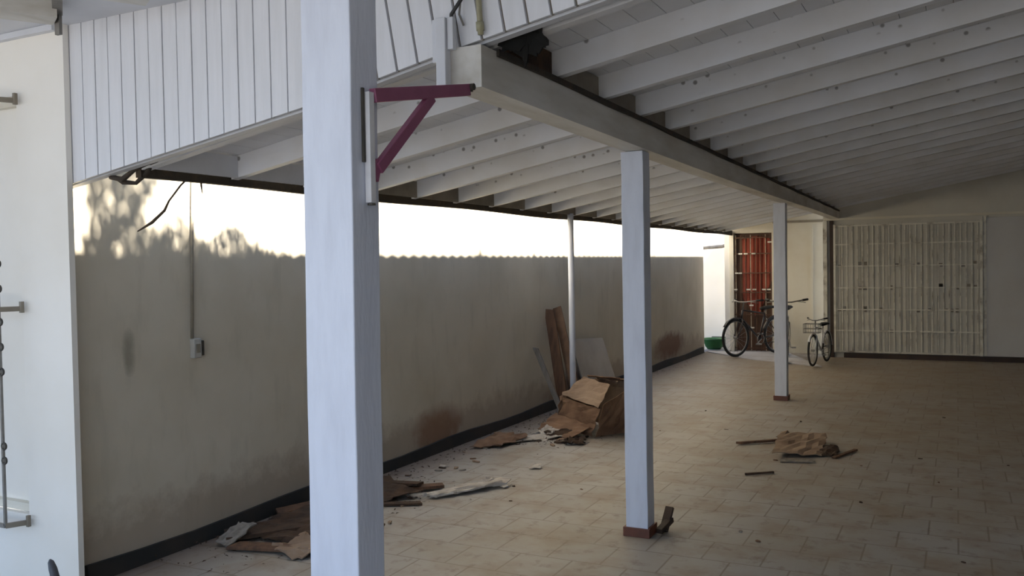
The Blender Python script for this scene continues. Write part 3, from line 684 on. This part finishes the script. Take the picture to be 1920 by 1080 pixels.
    if basket:
        bm = bm_new()
        for z in (.70, .78, .88):
            add_tube(bm, [(.44, -.15, z), (.66, -.15, z), (.66, .15, z), (.44, .15, z), (.44, -.15, z)], .007, 5)
        for k in range(7): add_tube(bm, [(.66, -.15 + .05 * k, .70), (.66, -.15 + .05 * k, .88)], .005, 4)
        for k in range(5):
            for s in (-1, 1): add_tube(bm, [(.44 + .055 * k, .15 * s, .70), (.44 + .055 * k, .15 * s, .88)], .005, 4)
        obj('basket', bm, 'grey_metal', t)
    return t
bicycle('dark bicycle parked in front of the red-curtained door', (-2.93, 14.58, 0.014), math.radians(240), 0.93, 'dark_frame', 'dark_frame')
bicycle('pale bicycle mostly hidden behind the farthest square post', (-2.36, 14.05, 0.0145), math.radians(-81), 0.96, 'light_frame', 'light_frame')
bicycle('small pale bicycle facing forward right of the farthest post', (-1.81, 13.58, 0.0145), math.radians(-98), 0.70, 'white_steel', 'white_steel', True, 0.62)

# ------------------------------------------------------------ rubbish
def plank(name, a, b, w, h, mat, label, cat, up=(0, 0, 1), group=None, warp=0.0, rag=0.006):
    """board from a to b with ragged ends"""
    a = Vector(a); b = Vector(b); d = (b - a); L = d.length; d.normalize(); s = d.cross(Vector(up)).normalized(); u = s.cross(d).normalized()
    bm = bm_new(); n = 8; prev = None; rg = random.Random(label)
    for i in range(n + 1):
        t_ = i / n; c = a + d * L * t_ + u * warp * math.sin(t_ * math.pi); ww = w / 2 * (1 + rg.uniform(-.06, .06))
        o0, o1 = (rg.uniform(-rag, rag) * (3 if i in (0, n) else 0) for _ in range(2))
        ring = [bm.verts.new(c - s * ww - u * h / 2 + d * o0), bm.verts.new(c + s * ww - u * h / 2 + d * o1), bm.verts.new(c + s * ww + u * h / 2 + d * o1), bm.verts.new(c - s * ww + u * h / 2 + d * o0)]
        if prev:
            for k in range(4): bm.faces.new((prev[k], prev[(k + 1) % 4], ring[(k + 1) % 4], ring[k]))
        else: bm.faces.new(ring[::-1])
        prev = ring
    bm.faces.new(prev); return tag(obj(name, bm, mat, bevel=.001), label, cat, group)
def sheet(name, corners, mat, label, cat, th=0.006, crumple=0.01, n=8, seed=1, group=None, parent=None):
    """irregular four-cornered sheet with creases; corners as given, thickness solid"""
    rg = random.Random(seed); bm = bm_new(); C = [Vector(c) for c in corners]; g = []
    nrm = (C[1] - C[0]).cross(C[3] - C[0]).normalized()
    for j in range(n + 1):
        r = []
        for i in range(n + 1):
            u, v = i / n, j / n; p = C[0].lerp(C[1], u).lerp(C[3].lerp(C[2], u), v)
            edge = 1 if i in (0, n) or j in (0, n) else 0
            p = p + nrm * (rg.uniform(0, crumple)) + (Vector((rg.uniform(-1, 1), rg.uniform(-1, 1), 0)) * crumple * .8 if edge else Vector())
            if p.z < 0.002: p.z = 0.002
            r.append(bm.verts.new(p))
        g.append(r)
    for j in range(n):
        for i in range(n): bm.faces.new((g[j][i], g[j][i + 1], g[j + 1][i + 1], g[j + 1][i]))
    res = bmesh.ops.extrude_face_region(bm, geom=bm.faces[:]); up = nrm if nrm.z > 0 or abs(nrm.z) < .2 else -nrm
    bmesh.ops.translate(bm, verts=[v for v in res['geom'] if isinstance(v, bmesh.types.BMVert)], vec=up * th)
    o = obj(name, bm, mat, parent)
    return o if parent is not None else tag(o, label, cat, group)

plank('wooden_board', (-3.62, 8.30, 0.03), (-3.845, 8.45, 1.08), 0.11, 0.02, 'brown_wood', 'tall brown board leaning on wall left of the slim post', 'board', up=(0, 1, 0.1))
plank('wooden_board', (-3.50, 8.42, 0.03), (-3.83, 8.62, 1.09), 0.10, 0.018, 'cardboard', 'lighter reddish board leaning just behind the tall brown one', 'board', up=(0, 1, 0.1))
plank('wooden_board', (-3.58, 8.16, 0.02), (-3.845, 8.10, 0.70), 0.05, 0.02, 'grey_wood', 'short grey batten leaning lowest on wall left of slim post', 'board', up=(0, 1, 0.1))
sheet('pale_sheet', [(-3.62, 8.95, 0.02), (-3.55, 9.75, 0.02), (-3.80, 9.85, 0.66), (-3.82, 8.93, 0.72)], 'pale_board', 'pale rectangular sheet leaning on wall behind the cardboard box', 'board', .012, .002, 5, 2)

# crushed cardboard box
t = thing('cardboard_box', 'crushed brown cardboard box beside the slim post', 'box', (-3.02, 7.62, 0.0), math.radians(-30))
def ragface(name, pts, mat, seed, cr=.018): sheet(name, pts, mat, '', '', .005, cr, 7, seed, parent=t)
ragface('side', [(-.28, -.22, .02), (.30, -.26, .02), (.34, -.20, .26), (-.24, -.18, .30)], 'cardboard', 1)
ragface('side', [(.30, -.24, .02), (.34, .22, .02), (.30, .20, .42), (.36, -.20, .30)], 'cardboard', 2)
ragface('side', [(-.28, .22, .02), (.32, .24, .02), (.30, .22, .46), (-.26, .24, .44)], 'cardboard_pale', 3)
ragface('side', [(-.29, -.22, .02), (-.27, .22, .02), (-.26, .22, .42), (-.28, -.20, .30)], 'cardboard', 4)
ragface('flap', [(-.24, -.20, .31), (.34, -.22, .27), (.28, -.02, .44), (-.20, .04, .47)], 'cardboard_pale', 5)
ragface('flap', [(-.25, .23, .45), (.30, .21, .47), (.32, .05, .52), (-.18, .06, .49)], 'cardboard', 6)
ragface('lower_flap', [(-.32, -.42, .01), (.30, -.50, .01), (.30, -.27, .10), (-.30, -.23, .14)], 'cardboard', 8)

sheet('cardboard_flap', [(-1.30, 7.04, .03), (-0.95, 7.20, .006), (-1.00, 7.86, .05), (-1.36, 7.70, .08)], 'cardboard_pale', 'curled cardboard flap lying alone on the open floor', 'cardboard', .006, .018, 8, 9)
plank('floor_stick', (-1.66, 7.44, .016), (-1.27, 7.76, .020), .035, .018, 'brown_wood', 'brown stick lying left of the curled cardboard flap', 'stick')
plank('floor_stick', (-1.37, 6.40, .010), (-1.19, 6.53, .012), .022, .012, 'rot', 'short dark stick nearer the camera than the cardboard flap', 'stick')
plank('floor_stick', (-0.86, 7.20, .010), (-0.74, 7.52, .014), .03, .014, 'brown_wood', 'short brown splinter right of the cardboard flap', 'stick')
sheet('debris_scrap', [(-0.98, 7.22, .004), (-0.84, 7.24, .004), (-0.86, 7.55, .02), (-0.99, 7.50, .03)], 'rot', 'dark scrap touching right edge of the cardboard flap', 'debris', .006, .02, 6, 12)
sheet('debris_scrap', [(-1.22, 6.90, .003), (-0.98, 6.97, .003), (-0.98, 7.03, .010), (-1.22, 6.96, .012)], 'grey_wood', 'thin strip just in front of the cardboard flap', 'debris', .004, .008, 5, 13)

# pile nearest the wall: rotten brown boards
plank('broken_board', (-3.76, 3.70, .03), (-3.22, 4.35, .05), .20, .022, 'rot', 'wide dark rotten board at foot of wall, left of nearest post', 'board')
plank('broken_board', (-3.60, 3.62, .02), (-3.05, 3.78, .02), .10, .018, 'brown_wood', 'narrow brown board nearest camera, left of nearest post', 'board')
plank('broken_board', (-3.80, 4.20, .03), (-3.55, 4.60, .06), .13, .020, 'brown_wood', 'brown board against wall hidden partly by nearest post', 'board')
plank('broken_board', (-3.62, 4.85, .025), (-3.20, 5.20, .028), .085, .020, 'brown_wood', 'dark brown board just right of nearest post', 'board')
plank('broken_board', (-3.72, 5.00, .05), (-3.30, 5.08, .055), .07, .018, 'rot', 'rotten brown board behind and across the one right of nearest post', 'board')
plank('broken_board', (-3.45, 4.62, .012), (-3.12, 4.80, .012), .06, .014, 'rot', 'small rotten board in front of boards right of nearest post', 'board')
sheet('cloth_scrap', [(-3.74, 3.62, .004), (-3.60, 3.60, .004), (-3.58, 3.80, .09), (-3.74, 3.82, .07)], 'grey_wood', 'grey scrap against skirting at left end of rubbish', 'debris', .006, .02, 6, 20)
sheet('white_splinter', [(-3.20, 4.95, .004), (-3.10, 4.93, .004), (-2.82, 5.40, .02), (-2.95, 5.44, .025)], 'chip', 'long whitish splintered strip on floor right of nearest post', 'board', .010, .022, 9, 51)
sheet('white_flake', [(-2.98, 5.34, .004), (-2.80, 5.38, .004), (-2.82, 5.50, .03), (-3.0, 5.48, .02)], 'chip', 'pale flake at far end of the whitish splintered board', 'debris', .006, .02, 5, 21)

# small chips: countable ones lie as individual scraps
rg = random.Random(44)
spots = []
desc = ['pale', 'brown', 'dark', 'tan', 'grey']
regions = [((-3.45, -2.95), (6.75, 7.45), 26, 'loose scraps in front of the crushed box'),
           ((-3.75, -3.0), (3.7, 5.0), 26, 'loose scraps around the rotten boards by the wall'),
           ((-3.75, -3.35), (5.4, 7.0), 16, 'loose scraps along the foot of the wall'),
           ((-2.9, 0.6), (4.9, 9.5), 26, 'loose crumbs scattered over the open floor')]
protos = {}
def scrap_mesh(mat, seed):
    r2 = random.Random(seed); bm = bm_new(); n = 7; f = []; b = []
    for i in range(n):
        a = 2 * math.pi * i / n; k = r2.uniform(.6, 1.15); f.append(bm.verts.new((math.cos(a) * k, .55 * math.sin(a) * k, 0))); b.append(bm.verts.new((math.cos(a) * k * .9, .5 * math.sin(a) * k, .16 + r2.uniform(0, .16))))
    bm.faces.new(f[::-1]); bm.faces.new(b)
    for i in range(n): bm.faces.new((f[i], f[(i + 1) % n], b[(i + 1) % n], b[i]))
    me = bpy.data.meshes.new('scrap'); bm.to_mesh(me); bm.free(); me.materials.append(M[mat]); return me
mats = ['chip', 'brown_wood', 'rot', 'cardboard_pale', 'grey_wood']
meshes = [scrap_mesh(m, i * 3 + k) for i, m in enumerate(mats) for k in range(2)]
WHERE = {0: 'in front of the crushed box', 1: 'around the rotten boards by the wall', 2: 'along the foot of the boundary wall', 3: 'scattered over the open floor'}
for ri, (xr, yr, cnt, grp) in enumerate(regions):
    for k in range(cnt):
        mi = rg.randrange(10)
        if ri == 3: mi = rg.choice((2, 3, 4, 5, 8, 9))
        sz = rg.uniform(.018, .05) * (.55 if ri == 3 else 1.0) * (1.4 if ri == 0 else 1)
        o = bpy.data.objects.new('debris_scrap', meshes[mi]); COL.objects.link(o)
        o.location = (rg.uniform(*xr), rg.uniform(*yr), 0.001); o.rotation_euler = (0, 0, rg.uniform(0, 6.28)); o.scale = (sz, sz, sz * .9)
        tag(o, 'small %s scrap, one of the crumbs %s' % (desc[mi // 2], WHERE[ri]), 'debris', '%s scraps %s' % (desc[mi // 2], WHERE[ri]))
sheet('white_flake', [(-3.42, 6.80, .004), (-3.12, 7.16, .004), (-3.22, 7.25, .02), (-3.50, 6.92, .02)], 'chip', 'longest pale flake by the wall, left of crushed box', 'debris', .006, .02, 6, 30)
sheet('white_flake', [(-3.22, 7.30, .010), (-3.08, 7.48, .010), (-3.22, 7.58, .05), (-3.36, 7.42, .04)], 'chip', 'pale curled flake touching foot of slim post', 'debris', .006, .03, 6, 31)
sheet('debris_scrap', [(-3.30, 7.08, .012), (-3.05, 7.16, .012), (-3.06, 7.24, .06), (-3.32, 7.20, .04)], 'rot', 'dark curled strip between pale flakes and crushed box', 'debris', .006, .02, 6, 32)
sheet('debris_scrap', [(-2.90, 5.95, .003), (-2.82, 5.99, .003), (-2.84, 6.07, .02), (-2.91, 6.04, .02)], 'chip', 'lone pale chip on floor midway between the post and wall', 'debris', .006, .01, 4, 33)

# more of the rotten sheeting and leaf litter lying along the wall
for k, (c, mt, lb) in enumerate([
    ([(-3.74, 3.85, .01), (-3.30, 3.75, .008), (-3.12, 4.10, .03), (-3.60, 4.30, .07)], 'rot', 'large rotten brown sheet under the boards left of nearest post'),
    ([(-3.70, 4.72, .006), (-3.42, 4.60, .006), (-3.20, 4.95, .03), (-3.62, 5.10, .06)], 'rot', 'dark rotten sheet under the boards right of nearest post'),
    ([(-3.38, 3.66, .004), (-3.12, 3.60, .004), (-3.02, 3.82, .02), (-3.30, 3.88, .04)], 'cardboard_pale', 'tan torn sheet at near edge of rubbish left of nearest post'),
    ([(-3.70, 6.45, .004), (-3.45, 6.55, .004), (-3.38, 6.95, .03), (-3.66, 6.90, .05)], 'cardboard', 'brown crumpled scrap against the skirting left of the pale flakes'),
    ([(-3.02, 6.86, .004), (-2.86, 6.92, .004), (-2.90, 7.06, .03), (-3.04, 7.02, .02)], 'rot', 'dark crumpled scrap on floor in front of the crushed box'),
    ([(-3.42, 7.22, .006), (-3.26, 7.10, .006), (-3.20, 7.22, .04), (-3.38, 7.34, .05)], 'chip', 'pale crumpled flake between wall and dark curled strip')]):
    sheet('debris_sheet', c, mt, lb, 'debris', .006, .03, 8, 70 + k)
bm = bm_new(); rg = random.Random(9)
for i in range(1500):
    c = rg.choice(((-3.55, 4.0, .22, .40), (-3.45, 4.9, .20, .25), (-3.72, 6.2, .10, 1.2), (-3.3, 7.1, .22, .25), (-3.72, 10.5, .08, 2.2), (-3.5, 8.2, .15, .3)))
    x = min(-2.7, max(-3.83, rg.gauss(c[0], c[2]))); y = max(3.3, rg.gauss(c[1], c[3])); L = rg.uniform(.012, .035)
    leaf(bm, (x, y, rg.uniform(.003, .02)), L, L * .45, (rg.uniform(-1, 1), rg.uniform(-1, 1), rg.uniform(-.1, .35)), (rg.uniform(-.3, .3), rg.uniform(-.3, .3), 1))
tag(obj('leaf_litter', bm, 'rot'), 'dry brown leaf litter gathered along the foot of boundary wall', 'leaf litter', kind='stuff')
